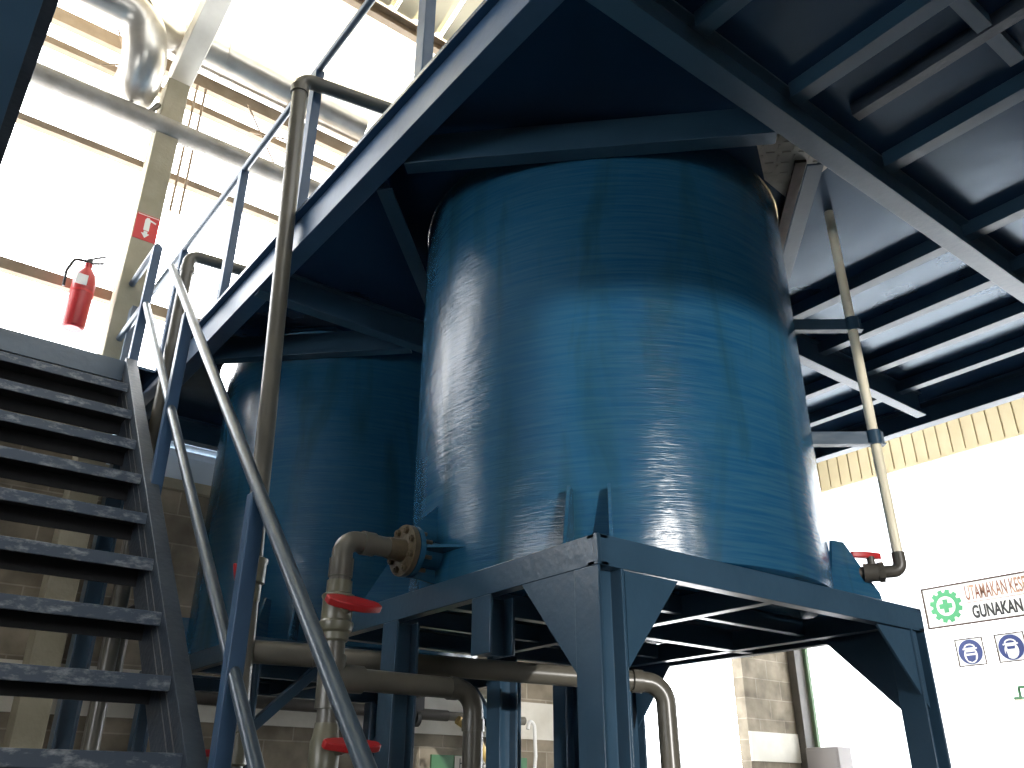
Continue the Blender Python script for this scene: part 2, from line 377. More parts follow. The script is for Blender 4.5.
MB().prism([(4.20, 2.62, 1.002), (4.70, 2.62, 1.002), (4.68, 2.62, 1.06), (4.385, 2.62, 1.308), (4.27, 2.62, 1.30)], (0, .016, 0)).build('bracket_plate', TANK, tank1)
lugs(tank1, T1, (-30,), w=.3, h=.30); lugs(tank1, T1, (128, 142), w=.3); lugs(tank1, T1, (40, 50), w=.3)
lugs(tank2, T2, (-141, -130, 165, 140), w=.22)

def gusset(parent, p, a, b, n, name='gusset'):
    # triangular plate: corner p, legs to a and b, thickness vector n
    MB().prism([V(p)-V(n)/2, V(a)-V(n)/2, V(b)-V(n)/2], n).build(name, STEEL, parent)
BT = .131
def leg(parent, cx, cy, z1, w=.15, z0=FZ, foot=True):
    b = MB().beam(Hp(w, w), (cx, cy, z0+.02), (cx, cy, z1), up=(1, 0, 0))
    o = b.build('leg', STEEL, parent, bevel=.003)
    if foot: MB().box(cx-.13, cx+.13, cy-.13, cy+.13, z0, z0+.02).build('foot_plate', STEEL, o)
    return o
def beamx(parent, x0, x1, y, sgn, z0=1-BT, h=BT, w=.065):   # channel, web at y, flanges towards sgn*y ; direction +x: side a = d x up = -y
    MB().beam(Cp(w, h, -sgn), (x0, y, z0), (x1, y, z0)).build('beam', STEEL, parent, bevel=.003)
def beamy(parent, y0, y1, x, sgn, z0=1-BT, h=BT, w=.065):   # direction +y: a = +x
    MB().beam(Cp(w, h, sgn), (x, y0, z0), (x, y1, z0)).build('beam', STEEL, parent, bevel=.003)

# front stand
x0, x1, y0, y1 = 2.42, 4.99, 2.56, 4.98
st = thing('tank_stand', ((x0+x1)/2, (y0+y1)/2, FZ), 'dark blue steel stand with thick legs carrying the large front tank', 'stand', 'tank stands')
beamx(st, x0, x1, y0, 1); beamx(st, x0, x1, y1, -1); beamy(st, y0, y1, x0, 1); beamy(st, y0, y1, x1, -1)
beamx(st, x0+.02, x1-.02, 3.73, 1, z0=.875, h=.12); beamx(st, x0+.02, x1-.02, 3.18, 1, z0=.90, h=.095, w=.05); beamx(st, x0+.02, x1-.02, 4.4, 1, z0=.90, h=.095, w=.05)
beamy(st, y0+.02, y1-.02, 3.62, 1, z0=.875, h=.12); beamy(st, y0+.02, y1-.02, 4.72, 1, z0=.875, h=.12, w=.07)
for (cx, cy) in ((x0+.076, y0+.076), (x1-.076, y0+.076), (x0+.076, 4.245), (x1-.076, y1-.076), (3.70, y1-.076)):
    leg(st, cx, cy, 1-BT)
o = MB().beam(Hp(.15, .15), (x0+.076, 3.385, .60), (x0+.076, 3.385, 1-BT), up=(1, 0, 0)).build('hanging_stub', STEEL, st, bevel=.003)
zb = 1-BT
gusset(st, (x0+.01, y0+.15, zb), (x0+.01, y0+.15+.36, zb), (x0+.01, y0+.15, zb-.42), (.014, 0, 0))
gusset(st, (x0+.155, y0+.01, zb-.005), (x0+.155+.33, y0+.01, zb-.005), (x0+.155, y0+.01, zb-.40), (0, .014, 0))
gusset(st, (x1-.155+.07, y0+.02, zb-.005), (x1-.155-.33, y0+.02, zb-.005), (x1-.155+.07, y0+.02, zb-.42), (0, .014, 0))
gusset(st, (x1-.076, y0+.15, zb), (x1-.076, y0+.6, zb), (x1-.076, y0+.15, zb-.45), (.014, 0, 0))
gusset(st, (x1-.076, y1-.15, zb), (x1-.076, y1-.5, zb), (x1-.076, y1-.15, zb-.4), (.014, 0, 0))
gusset(st, (x1-.155, y1-.076, zb), (x1-.5, y1-.076, zb), (x1-.155, y1-.076, zb-.4), (0, .014, 0))
MB().box(x0-.002, x0+.02, y0-.002, y0+.02, 1-BT, 1.001).build('corner_cap', STEEL, st, bevel=.002)
# rear stand
x0, x1, y0, y1 = 2.27, 4.72, 5.95, 8.42
s2 = thing('tank_stand', ((x0+x1)/2, (y0+y1)/2, FZ), 'blue steel stand under the rear tank, seen behind the pipes', 'stand', 'tank stands')
beamx(s2, x0, x1, y0, 1); beamx(s2, x0, x1, y1, -1); beamy(s2, y0, y1, x0, 1); beamy(s2, y0, y1, x1, -1)
beamx(s2, x0+.02, x1-.02, 7.1, 1, z0=.875, h=.12); beamy(s2, y0+.02, y1-.02, 3.5, 1, z0=.875, h=.12)
for (cx, cy) in ((x0+.076, y0+.076), (x1-.09, y0+.065), (x0+.076, y1-.076), (x1-.1, y1-.076)):
    leg(s2, cx, cy, 1-BT, w=.125)
def brace(parent, p0, p1, w=.075): MB().beam(rectp(w, w*.9), p0, p1, up=(0, 0, 1)).build('knee_brace', STEEL, parent, bevel=.003)
brace(s2, (x1-.17, y0+.076, .42), (x1-.62, y0+.076, .86)); brace(s2, (x1-.1, y0+.15, .42), (x1-.1, y0+.62, .86))
brace(s2, (x1-.17, y1-.076, .42), (x1-.62, y1-.076, .86)); brace(s2, (x1-.1, y1-.15, .42), (x1-.1, y1-.62, .86))
brace(s2, (x0+.15, y0+.076, .42), (x0+.62, y0+.076, .86))

# ================================================================ PLATFORM
ZB, ZP = 3.40, 3.636
PX0, PX1, PY0, PY1 = 1.807, 8.25, -2.4, 9.15
pf = thing('platform', (5, 3.5, ZB), 'large blue steel platform deck overhead on joists, both tanks rising through it', 'platform')
def deck():
    b = MB(); z0, z1 = ZP, ZP+.03
    cells = []; holes = [(T1[0], T1[1], 1.45, 1.2555, (0, 0)), (T2[0], T2[1], 1.45, 1.275, (-.07, -.0))]
    xs0, xs1 = PX0-.047, PX1
    def sheet(xa, xb, ya, yb): b.box(xa, xb, ya, yb, z0, z1)
    ycur = PY0
    for (cx, cy, hs, r, off) in holes:
        sheet(xs0, xs1, ycur, cy-hs)
        sheet(xs0, cx-hs, cy-hs, cy+hs); sheet(cx+hs, xs1, cy-hs, cy+hs); ycur = cy+hs
        n = 64; ins = []; outs = []
        for i in range(n):
            t = 2*math.pi*(i+.5)/n; c, s = math.cos(t), math.sin(t); k = hs/max(abs(c), abs(s))
            rj = r+max(0, .012*math.sin(3*t+2.2)*math.sin(7*t)+.004*math.sin(13*t+1))
            ins.append((cx+off[0]+c*rj, cy+off[1]+s*rj)); outs.append((cx+c*k, cy+s*k))
        # corner-true outline
        vs = []; fs = []
        for i in range(n):
            vs += [(*ins[i], z0), (*outs[i], z0), (*ins[i], z1), (*outs[i], z1)]
        for i in range(n):
            j = (i+1) % n; a, c_ = i*4, j*4
            fs += [(a, a+1, c_+1, c_), (a+2, c_+2, c_+3, a+3), (a, c_, c_+2, a+2)]
        b.add(vs, fs)
        for sx, sy in ((1, 1), (-1, 1), (-1, -1), (1, -1)):
            k = hs*math.tan(math.pi/4-math.pi/n)
            b.prism([(cx+sx*hs, cy+sy*hs, z0), (cx+sx*k, cy+sy*hs, z0), (cx+sx*hs, cy+sy*k, z0)], (0, 0, z1-z0))
    sheet(xs0, xs1, ycur, PY1)
    return b
deck().build('deck_plate', DECK, pf, smooth=False)
MB().beam([(-.0, 0), (.128, 0), (.128, .016), (.014, .016), (.014, ZP-ZB-.002), (0, ZP-ZB-.002)], (PX0, PY0, ZB), (PX0, PY1, ZB)).build('edge_beam', EDGE, pf, bevel=.003)
MB().beam(Cp(.13, ZP-ZB-.002, -1), (PX1-.0, PY0, ZB), (PX1-.0, PY1, ZB)).build('end_beam', STEEL, pf, bevel=.003)
ZJ = 3.53
def joist(x, ya, yb, w=.095, z0=ZJ, name='joist', m=None):
    MB().beam(Lp(w, ZP-z0-.001, 1), (x, ya, z0), (x, yb, z0)).build(name, m or STEEL, pf, bevel=.002)
def crossb(y, xa, xb, w=.13, z0=ZB-.012, name='cross_beam'):
    zc = (ZP+z0)/2
    MB().beam(Hp(w, ZP-z0-.001), (xa, y, zc), (xb, y, zc)).build(name, STEEL, pf, bevel=.003)
crossb(1.993, PX0+.02, PX1-.02); crossb(3.66, 5.15, 7.90, w=.10); crossb(5.52, PX0+.02, PX1-.02, w=.11); crossb(-.9, PX0+.02, PX1-.02)
crossb(8.85, PX0+.02, PX1-.02)
for x in (2.64, 3.43, 4.38): joist(x, PY0, 1.92)
joist(3.85, PY0, 1.80, w=.07, z0=ZP-.085, name='deck_stiffener', m=STAIRM)
joist(5.49, PY0, 3.40); joist(6.20, PY0, 3.64); joist(6.87, PY0, PY1-.1); joist(7.49, PY0, PY1-.1)
joist(5.75, 5.6, PY1-.1)
MB().box(3.40, 3.84, .995, 1.07, ZP-.08, ZP-.066).box(3.40, 3.84, .995, 1.009, ZP-.066, ZP-.001).build('noggin', STEEL, pf)
MB().box(3.925, 4.20, .995, 1.07, ZP-.08, ZP-.066).box(3.925, 4.20, .995, 1.009, ZP-.066, ZP-.001).build('noggin', STEEL, pf)
def diag(p, q, w=.10, h=.20):
    MB().beam(Lp(w, h, 1), (*p, ZB+.005), (*q, ZB+.005)).build('diagonal_brace', STEEL, pf, bevel=.002)
def diamond(c, d, ymin, ymax, xmin, xmax):
    def clip(p, q):
        out = []
        P = V((*p, 0)); Q = V((*q, 0)); t0, t1 = 0., 1.; D = Q-P
        for a, lo, hi in ((0, xmin, xmax), (1, ymin, ymax)):
            if abs(D[a]) > 1e-9:
                ta, tb = sorted(((lo-P[a])/D[a], (hi-P[a])/D[a])); t0 = max(t0, ta); t1 = min(t1, tb)
        return tuple((P+D*t0)[:2]), tuple((P+D*t1)[:2])
    cx, cy = c; k = d*math.sqrt(2); pts = [(cx-k, cy), (cx, cy-k), (cx+k, cy), (cx, cy+k)]
    for i in range(4):
        if c is T2 and i == 3: continue
        a, b_ = clip(pts[(i+1) % 4], pts[i]); diag(a, b_, h=.085 if i == 1 else .20)
diamond(T1, 1.36, 2.06, 5.46, 1.94, 5.62)
diamond(T2, 1.36, 5.58, 8.80, 1.94, 5.62)
# columns of the platform
for (cx, cy) in ((5.25, 6.02), (8.0, 8.85), (8.0, 1.99), (8.0, -.9)):
    leg(pf, cx, cy, ZB-.012 if cy != 6.02 else ZP-.01, w=.17).name = 'platform_column'
# rough tread plate patches and rusty strip by the hole
pt = MB().prism([(3.62, 2.30, ZP-.012), (3.86, 2.10, ZP-.012), (4.20, 2.12, ZP-.012), (4.30, 2.55, ZP-.012), (4.00, 2.52, ZP-.012)], (0, 0, .010))
for i in range(7):
    for j in range(6):
        x = 3.74+i*.075; y = 2.14+j*.065
        if x > 4.24 or y < 2.30+.833*(3.62-x) or y > 2.30+.57*(x-3.62): continue
        a = math.pi/4 if (i+j) % 2 else -math.pi/4
        dx, dy = math.cos(a)*.026, math.sin(a)*.026
        pt.beam(rectp(.010, .010), (x-dx, y-dy, ZP-.013), (x+dx, y+dy, ZP-.013))
pt.build('tread_plate_patch', BAREM, pf, label='bare metal tread plate patch')
for (p, q) in (((4.02, 2.26), (4.86, 3.10)),):
    MB().beam(rectp(.07, .03), (*p, ZP-.02), (*q, ZP-.02)).build('hole_trim', RUST, pf, label='rusty brown trim strip')

# guard rail along the platform edge
gr = thing('guard_rail', (PX0, 3, ZP+.03), 'blue railing along the long edge of the overhead platform', 'railing')
for y in (-1.5, .08, 1.66, 3.22, 4.86, 6.35, 7.95):
    MB().beam([(-.045, -.035), (.045, -.035), (.045, .035), (-.045, .035)], (PX0+.01, y, ZP+.03), (PX0+.01, y, 5.07)).build('post', EDGE, gr, bevel=.004)
MB().tube([(PX0+.0, -2.3, 5.08), (PX0+.0, 9.0, 5.08)], .030, n=14).build('handrail', TUBE, gr)

# ================================================================ STAIRS
K = 1.47
sx0, sx1 = -.02+.12, K
rise = .385; run = .3735
NY, NZ = K*3.034, K*.122      # nosing of tread 0
stt = thing('staircase', ((sx0+sx1)/2, 4, FZ), 'steep dark blue steel staircase with worn treads climbing at left', 'stairs')
def nose(i): return NY+run*i, NZ+rise*i
for i in range(-5, 9):
    y, z = nose(i)
    b = MB()
    b.prism([(sx1, y+.0145, z), (sx1, y+.33, z), (sx1, y+.33, z-.12), (sx1, y+.318, z-.12), (sx1, y+.318, z-.014), (sx1, y+.0145, z-.014)], (sx0-sx1, 0, 0))
    o = b.build('tread', TREADM, stt, bevel=.002)
    MB().box(sx0, sx1, y, y+.014, z-.078, z).build('nosing', NOSE, o, label='scuffed front edge', bevel=.004)
def stringer(xa, sgn):
    y0, z0 = nose(-5.45); y1, z1 = nose(9.05)
    d = V((0, y1-y0, z1-z0)).normalized()
    # flange facing the walker and web beside the treads
    b = MB().beam([(0, .02), (.10*sgn, .02), (.10*sgn, .005), (.014*sgn, .005), (.014*sgn, -.345), (.10*sgn, -.345), (.10*sgn, -.36), (0, -.36)], (xa, y0, z0), (xa, y1, z1), up=(0, 0, 1))
    o = b.build('stringer', STAIRM, stt, bevel=.003)
    if sgn > 0:
        for k in (-.13, -.24): MB().beam(rectp(.005, .006), (xa-.002, y0, z0+k), (xa-.002, y1, z1+k)).build('highlight_strip', GLINT, o)  # thin pale strips stand in for edge highlights along the web
stringer(sx1, 1); stringer(sx0, -1)
# landing
ly0 = nose(9)[0]-.02
lz1 = 3.625
b = MB().box(sx0-.1, PX0-.06, ly0+.016, 9.1, lz1-.03, lz1); b.build('landing_plate', DECK, stt, smooth=False)
MB().box(sx0-.1, sx1+.10, ly0, ly0+.016, lz1-.20, lz1+.002).build('landing_beam', STEEL, stt, bevel=.003)
MB().box(sx0-.1, PX0-.06, 8.98, 9.02, lz1-.2, lz1-.03).build('landing_beam', STAIRM, stt, bevel=.003)
for cx in (1.787, .05): leg(stt, cx, 8.60, lz1-.03, w=.17)
# stair railing
HX = 1.557
def hz(y): return 1.365+.99*(y-4.12)
def mz(y): return .563+1.02*(y-4.22)
def sz(y): return NZ+(y-NY)*rise/run
for (y, zb_, zt) in ((2.35, sz(2.35)-.1, hz(2.35)), (4.20, sz(4.2)-.12, hz(4.2)), (6.25, sz(6.25)-.12, hz(6.25)), (7.95, sz(7.95)-.1, 5.05)):
    MB().beam(rectp(.075, .085), (HX+.0, y, zb_), (HX+.0, y, zt-.03), up=(1, 0, 0)).build('railing_post', EDGE, stt, bevel=.006)
MB().tube([(HX, 2.0, hz(2.0)), (HX, 7.14, hz(7.14))], .036, n=16).build('handrail', TUBE, stt)
MB().tube([(HX, 2.0, mz(2.0)), (HX, 7.90, mz(7.90))], .034, n=16).build('middle_rail', TUBE, stt)
MB().tube([(HX, 7.95, 5.03), (HX, 9.08, 5.03)], .034, n=14).build('landing_rail', TUBE, stt)
MB().tube([(HX, 7.95, 4.35), (HX, 9.12, 4.35)], .034, n=14).build('landing_rail', TUBE, stt)
MB().beam(rectp(.06, .08), (HX+.05, 8.62, lz1), (HX+.05, 8.62, 4.6)).box(HX-.0, HX+.16, 8.55, 8.68, 4.45, 4.62).build('railing_post', STEEL, stt, bevel=.004)

# walkway overhead at the left
wk = thing('walkway', (-.8, 4, 3.4), 'blue overhead walkway edge with dark bottom flange, top left corner', 'walkway')
MB().beam([(0, 0), (.06, 0), (.06, .018), (.055, .018), (.055, .222), (.06, .222), (.06, .24), (0, .24)], (-.02, 1.0, ZB), (-.02, 9.1, ZB)).build('edge_beam', STAIRM, wk, bevel=.003)
MB().box(-1.7, -.02, 1.0, 9.1, ZB+.03, ZB+.05).build('soffit_plate', SOFF, wk, smooth=False)
MB().box(-1.72, -1.7, 1.0, 9.1, ZB, ZB+.24).build('edge_beam', STAIRM, wk)
for (cx, cy) in ((-1.6, 1.2), (-1.6, 8.9)): leg(wk, cx, cy, ZB+.03)

# ================================================================ PIPEWORK
def handle(parent, p, d, ln=.26, w=.05, up=(0, 0, 1)):
    # bow-tie shaped lever
    p = V(p); d = V(d).normalized(); s = d.cross(V(up)).normalized(); u = V(up).normalized()
    pr = [(-.5, .35), (-.42, .6), (-.12, 1.0), (.12, 1.0), (.42, .6), (.5, .35), (.5, -.35), (.42, -.6), (.12, -1.0), (-.12, -1.0), (-.42, -.6), (-.5, -.35)]
    poly = [p+d*(a*ln)+s*(b*w) for a, b in pr]
    return MB().prism([q-u*.018 for q in poly], u*.036).build('valve_handle', RED, parent, bevel=.006, label='red plastic lever')
# front drain assembly
dp = thing('drain_pipe', (1.90, 3.85, FZ), 'grey pipe from the front tank flange with a red lever valve, going down', 'pipe')
EX, EY, EZ = 1.90, 3.85, 1.16
MB().tube([(2.25, EY, EZ), (EX, EY, EZ), (EX, EY, .98)], .052, fil=.075).build('elbow_pipe', PVC, dp)
MB().cyl((EX, EY, 1.06), (EX, EY, .97), .060).build('pipe_collar', PVC, dp); MB().cyl((2.07, EY, EZ), (2.00, EY, EZ), .060).build('pipe_collar', PVC, dp)
MB().cyl((EX, EY, .98), (EX, EY, .90), .054).build('pipe_section', PVC, dp)
vb = MB().lathe([(.058, .66), (.066, .67), (.066, .70), (.078, .71), (.084, .73), (.084, .75), (.074, .76), (.074, .86), (.080, .87), (.080, .88), (.062, .89), (.062, .95)], (EX, EY, 0), n=12).build('valve_body', PVCL, dp)
handle(vb, (EX+.035, EY-.10, .83), (1, .1, 0), ln=.30, w=.058, up=(0, -.55, .83)); MB().cyl((EX, EY-.02, .80), (EX+.02, EY-.09, .82), .03).build('valve_stem', PVCL, vb)
MB().cyl((EX, EY, .70), (EX, EY, .38), .053).build('pipe_section', PVC, dp)
MB().cyl((EX, EY, .60), (EX, EY, .36), .064).cyl((EX-.0, EY, .50), (EX+.16, EY, .50), .064).build('tee_fitting', PVC, dp)
MB().cyl((EX, EY, .40), (EX, EY, FZ), .050).build('pipe_section', PVC, dp)
vb = MB().lathe([(.062, .05), (.078, .06), (.078, .10), (.070, .11), (.070, .22), (.062, .24), (.055, .30)], (EX, EY, 0), n=14).build('valve_body', PVCL, dp)
handle(vb, (EX+.09, EY-.09, .205), (1, .1, 0), ln=.30, w=.04, up=(0, -.5, .85)); MB().cyl((EX, EY, .18), (EX+.05, EY-.08, .195), .03).build('valve_stem', PVCL, vb)
MB().tube([(EX+.1, EY, .50), (2.72, EY, .50), (2.72, EY, FZ)], .052, fil=.11).build('branch_pipe', PVC, dp)
MB().cyl((2.56, EY, .50), (2.61, EY, .50), .058).build('pipe_collar', PVC, dp); MB().cyl((2.72, EY, .36), (2.72, EY, .30), .058).build('pipe_collar', PVC, dp)
# flange on the tank with bolts and stiffening plates
fl = MB().lathe([(.135, 0), (.135, .03), (.06, .03), (.055, .12)], (2.27, EY, EZ), n=40, axis=(-1, 0, 0)).build('flange', FLANGE, dp)
bt = MB()
for i in range(8):
    a = 2*math.pi*(i+.5)/8; q = (EY+.105*math.cos(a), EZ+.105*math.sin(a))
    MB().cyl((2.36, *q), (2.215, *q), .011, n=8).cyl((2.24, *q), (2.222, *q), .02, n=6).build('bolt', FLANGE, fl)
nz = MB().lathe([(.135, 0), (.135, .03), (.075, .03), (.075, .22)], (2.275, EY, EZ), n=40, axis=(1, 0, 0)).build('nozzle', TANK, tank1)
MB().prism([(2.31, EY, EZ+.07), (2.31, EY, EZ+.15), (2.47, EY, EZ+.30), (2.48, EY, EZ+.07)], (0, .014, 0)).build('stiffener', TANK, tank1)
MB().prism([(2.31, EY-.06, EZ), (2.31, EY-.13, EZ), (2.49, EY-.30, EZ), (2.50, EY-.06, EZ)], (0, 0, .014)).build('stiffener', TANK, tank1)
MB().prism([(2.31, EY, EZ-.07), (2.31, EY, EZ-.13), (2.47, EY, 1.01), (2.48, EY, EZ-.07)], (0, .014, 0)).build('stiffener', TANK, tank1)
MB().prism([(2.31, EY+.06, EZ), (2.31, EY+.13, EZ), (2.49, EY+.30, EZ), (2.50, EY+.06, EZ)], (0, 0, .014)).build('stiffener', TANK, tank1)

# tall overflow pipe beside the platform edge
def tallx(z): return 1.9-.24*(z+.2)/5.05, 4.9-.12*(z+.2)/5.05
tp = thing('riser_pipe', (*tallx(FZ), FZ), 'tall grey pipe leaning past the platform edge with an elbow on top', 'pipe', 'tall grey pipes')
MB().tube([(*tallx(FZ), FZ), (*tallx(4.85), 4.85), (2.62, 4.60, 4.85)], .056, fil=.09, n=22).build('pipe', PVC, tp)
MB().cyl((*tallx(4.71), 4.71), (*tallx(4.77), 4.77), .066).build('pipe_collar', PVC, tp)
vb = MB().lathe([(.060, 1.00), (.066, 1.01), (.066, 1.10), (.080, 1.11), (.080, 1.22), (.086, 1.23), (.086, 1.25), (.062, 1.26)], (*tallx(1.15), 0), n=14).build('valve_body', PVCL, tp)
handle(vb, (tallx(1.1)[0]-.09, tallx(1.1)[1]-.06, 1.10), (-.3, .1, 1), ln=.20, w=.022, up=(-1, -.4, 0))
vb = MB().lathe([(.060, .14), (.076, .15), (.076, .30), (.062, .31)], (*tallx(.2), 0), n=14).build('valve_body', PVCL, tp)
handle(vb, (tallx(.2)[0]-.14, tallx(.2)[1], .20), (1, .1, 0), ln=.24, w=.03)
# long cross pipe
lp = thing('cross_pipe', (2.9, 4.3, .6), 'long grey pipe running under the front tank stand to an elbow', 'pipe')
px_, py_ = tallx(.74)
MB().tube([(px_+.05, py_+.04, .74), (3.92, 3.62, .60), (3.94, 3.61, FZ)], .058, fil=.12, n=20).build('pipe', PVC, lp)
MB().cyl((px_+.04, py_+.045, .74), (px_+.36, py_-.16, .722), .066).build('pipe_collar', PVC, lp); MB().cyl((3.75, 3.715, .611), (3.80, 3.688, .608), .066).build('pipe_collar', PVC, lp)
# second riser beside the rear tank
r2 = thing('riser_pipe', (1.70, 7.22, FZ), 'farther tall grey pipe with elbow, close behind the stair handrail', 'pipe', 'tall grey pipes')
MB().tube([(1.70, 7.18, FZ), (1.69, 7.15, 4.55), (2.7, 7.05, 4.55)], .056, fil=.09).build('pipe', PVC, r2)
MB().cyl((1.695, 7.16, 4.42), (1.695, 7.16, 4.36), .066).build('pipe_collar', PVC, r2)
# thin cream pipe at the right
cpz = thing('thin_pipe', (4.66, 2.46, 1.155), 'thin cream pipe standing off the right side of the front tank', 'pipe')
MB().cyl((4.645, 2.475, ZP), (4.66, 2.46, 1.24), .030, n=16).build('pipe', CREAM, cpz)
ang = math.atan2(2.69-2.46, 4.36-4.66)
MB().tube([(4.66, 2.46, 1.26), (4.66, 2.46, 1.155), (4.60, 2.54, 1.155)], .036, fil=.045, n=16).build('elbow', PVCD, cpz)
vd = V((-.59, .80, 0)); P0 = V((4.66, 2.46, 1.155))
vb = MB().cyl(P0+vd*.10, P0+vd*.20, .052, n=14).cyl(P0+vd*.09, P0+vd*.12, .058, n=8).cyl(P0+vd*.18, P0+vd*.40, .036, n=12).cyl(P0+vd*.15, P0+vd*.15+V((0, 0, .09)), .022, n=12).build('valve_body', PVCD, cpz)
handle(vb, P0+vd*.17+V((0, 0, .10)), (-.80, .35, 0), ln=.19, w=.022)
for z, m in ((2.745, STEEL), (1.96, STEEL)):
    p = V((4.34, 2.72, z)); q = V((4.70, 2.43, z)); d = (q-p).normalized(); s = V((-d.y, d.x, 0))
    b = MB().beam(rectp(.010, .085), p, q).beam(rectp(.05, .008, 0, -.042), p, q)
    b.cyl((4.655, 2.465, z-.045), (4.655, 2.465, z+.045), .042, n=16)
    b.build('strap', STEEL, cpz)
# dark pipe along the tie band, hose clamps and hoses
tn = thing('wall_pipe', (4, 8.95, .85), 'thin dark pipe running level across the white painted band of the block wall', 'pipe')
MB().tube([(1.0, 8.95, .87), (5.95, 8.95, .85)], .062, n=14).build('pipe', PVCD, tn)
for x in (5.5,): MB().cyl((x, 8.95, .80), (x+.05, 8.95, .80), .09, n=14).build('hose_clamp', DARK, tn)
MB().box(5.46, 5.60, 8.9, 9.17, .88, 1.24).build('pipe_hanger', DARK, tn)
MB().tube([(5.95, 8.95, .85), (7.1, 8.95, .85)], .05, n=14).build('pipe_end', PVC, tn)
hs = MB().tube([(4.95, 8.8, 1.10), (5.1, 8.8, 1.20), (5.45, 8.85, 1.20)], .045, fil=.1).build('hose', YEL); tag(hs, 'short yellow hose end above the dark wall pipe', 'hose', 'yellow hoses')
hs = MB().tube([(6.0, 8.8, .80), (6.2, 8.8, .70), (6.55, 8.8, .25), (6.6, 8.8, -.8), (6.5, 8.7, FZ+.05)], .05, fil=.15).build('hose', YEL); tag(hs, 'yellow hose dropping behind the stand leg near the housekeeping sign', 'hose', 'yellow hoses')
hs = MB().tube([(4.72, 5.90, .50), (4.735, 5.90, .57), (4.79, 5.90, .54), (4.80, 5.90, .30), (4.77, 5.90, .05), (4.78, 5.90, -.6), (4.78, 5.90, FZ+.03)], .015, fil=.05, n=10).build('hose', WHITE); tag(hs, 'thin white hose looped beside a blue stand leg', 'hose')
# big grey pipe high on the far wall
gpp = thing('high_pipe', (3, 8.85, 7.2), 'grey pipe running level high across the bright far opening', 'pipe')
MB().tube([(XL+.2, 8.88, 7.17), (7.5, 8.88, 7.32)], .125, n=22).build('pipe', GALV, gpp)
for x in (1.12, 1.36): MB().tube([(x, 8.92, 7.30), (x-.02, 8.95, 7.45), (x+.05, 8.95, 7.60)], .035, n=10).build('pipe_clamp', GALV, gpp)

# ================================================================ UPPER LEFT: column, rafter, ducts, girts
col = MB().box(1.435, 1.70, 8.85, 9.17, FZ, 8.0)
tag(col.build('concrete_column', CONC, bevel=.01), 'tall beige concrete column behind the stairs carrying the red extinguisher sign', 'column')
rf = MB().beam(rectp(.26, .42), (1.60, 9.15, 8.235), (1.60, 2.0, 8.235+7.15*SL))
tag(rf.build('rafter', BAND, bevel=.01), 'pale roof rafter rising from the beige column top', 'rafter')
ct = thing('conduit', (2, 9.1, 4), 'pair of thin brown conduits beside the beige column', 'conduit')
MB().tube([(1.83, 9.12, 6.3), (1.83, 9.12, 8.3)], .016, n=8).build('conduit_tube', GIRT, ct); MB().tube([(1.94, 9.12, 6.3), (1.94, 9.12, 8.3)], .016, n=8).build('conduit_tube', GIRT, ct)
for (z, h, lb) in ((8.47, .20, 'thick brown wall girt under the silver duct'), (8.04, .10, 'thin brown wall girt just above the big grey pipe'),
                   (6.84, .09, 'thin brown wall girt just below the big grey pipe'), (4.99, .13, 'brown wall girt level with the red fire extinguisher')):
    tag(MB().box(XL, 7.0, YF-.02, YF+.08, z-h/2, z+h/2).build('wall_girt', GIRT), lb, 'girt', 'wall girts')
for y, lb in ((7.85, 'brown roof purlin where the bright roof sheets end'), (6.3, 'brown roof purlin nearer the platform than the other')):
    tag(MB().beam(Cp(.10, .22, 1), (XL, y, rz(y)-.23), (XW, y, rz(y)-.23)).build('purlin', GIRT), lb, 'purlin', 'roof purlins')
dc = thing('air_duct', (1, 9.0, 8.3), 'silver round air duct with a bent branch under the roof', 'duct')
MB().tube([(XL+.3, 8.5, 8.40), (.98, 8.5, 8.36), (1.12, 8.62, 7.72), (1.06, 9.9, 7.55)], .25, fil=.34, n=28).build('duct_branch', DUCT, dc)
MB().tube([(.86, 8.5, 8.36), (1.36, 8.98, 8.80), (4.15, 9.12, 8.86)], .245, fil=.2, n=28).build('duct_section', DUCT, dc)
for x in (2.05, 3.0): MB().cyl((x, 9.01+.03*(x-2), 8.82), (x+.04, 9.01+.03*(x-2), 8.82), .257, n=28).build('duct_ring', DUCT, dc)
for (p, q, lb) in (((.75, 9.05, 8.6), (1.35, 9.05, 7.3), 'long thin rod slanting down left of the column below the silver duct'), ((.70, 9.06, 7.9), (1.25, 9.06, 8.25), 'short thin rod rising to the right below the left silver duct'),
                  ((2.5, 9.1, 8.35), (3.0, 9.1, 7.55), 'thin rod slanting down right of the column under the straight duct'), ((2.6, 9.12, 7.95), (3.1, 9.12, 8.1), 'thin nearly level rod right of the column under the straight duct')):
    tag(MB().cyl(p, q, .012, n=6).build('tie_rod', GIRT), lb, 'rod', 'tie rods')
# pipe behind the stairs
bp_ = thing('wall_conduit', (1.98, 8.6, FZ), 'grey vertical pipe with dark elbow seen between the stair treads', 'pipe')
MB().cyl((2.06, 8.95, FZ), (2.06, 8.95, 2.3), .032).build('pipe', GALV, bp_)
MB().tube([(2.22, 9.05, .9), (2.22, 9.05, 1.6), (2.45, 9.05, 1.7)], .06, fil=.1).build('elbow', PVCD, bp_)

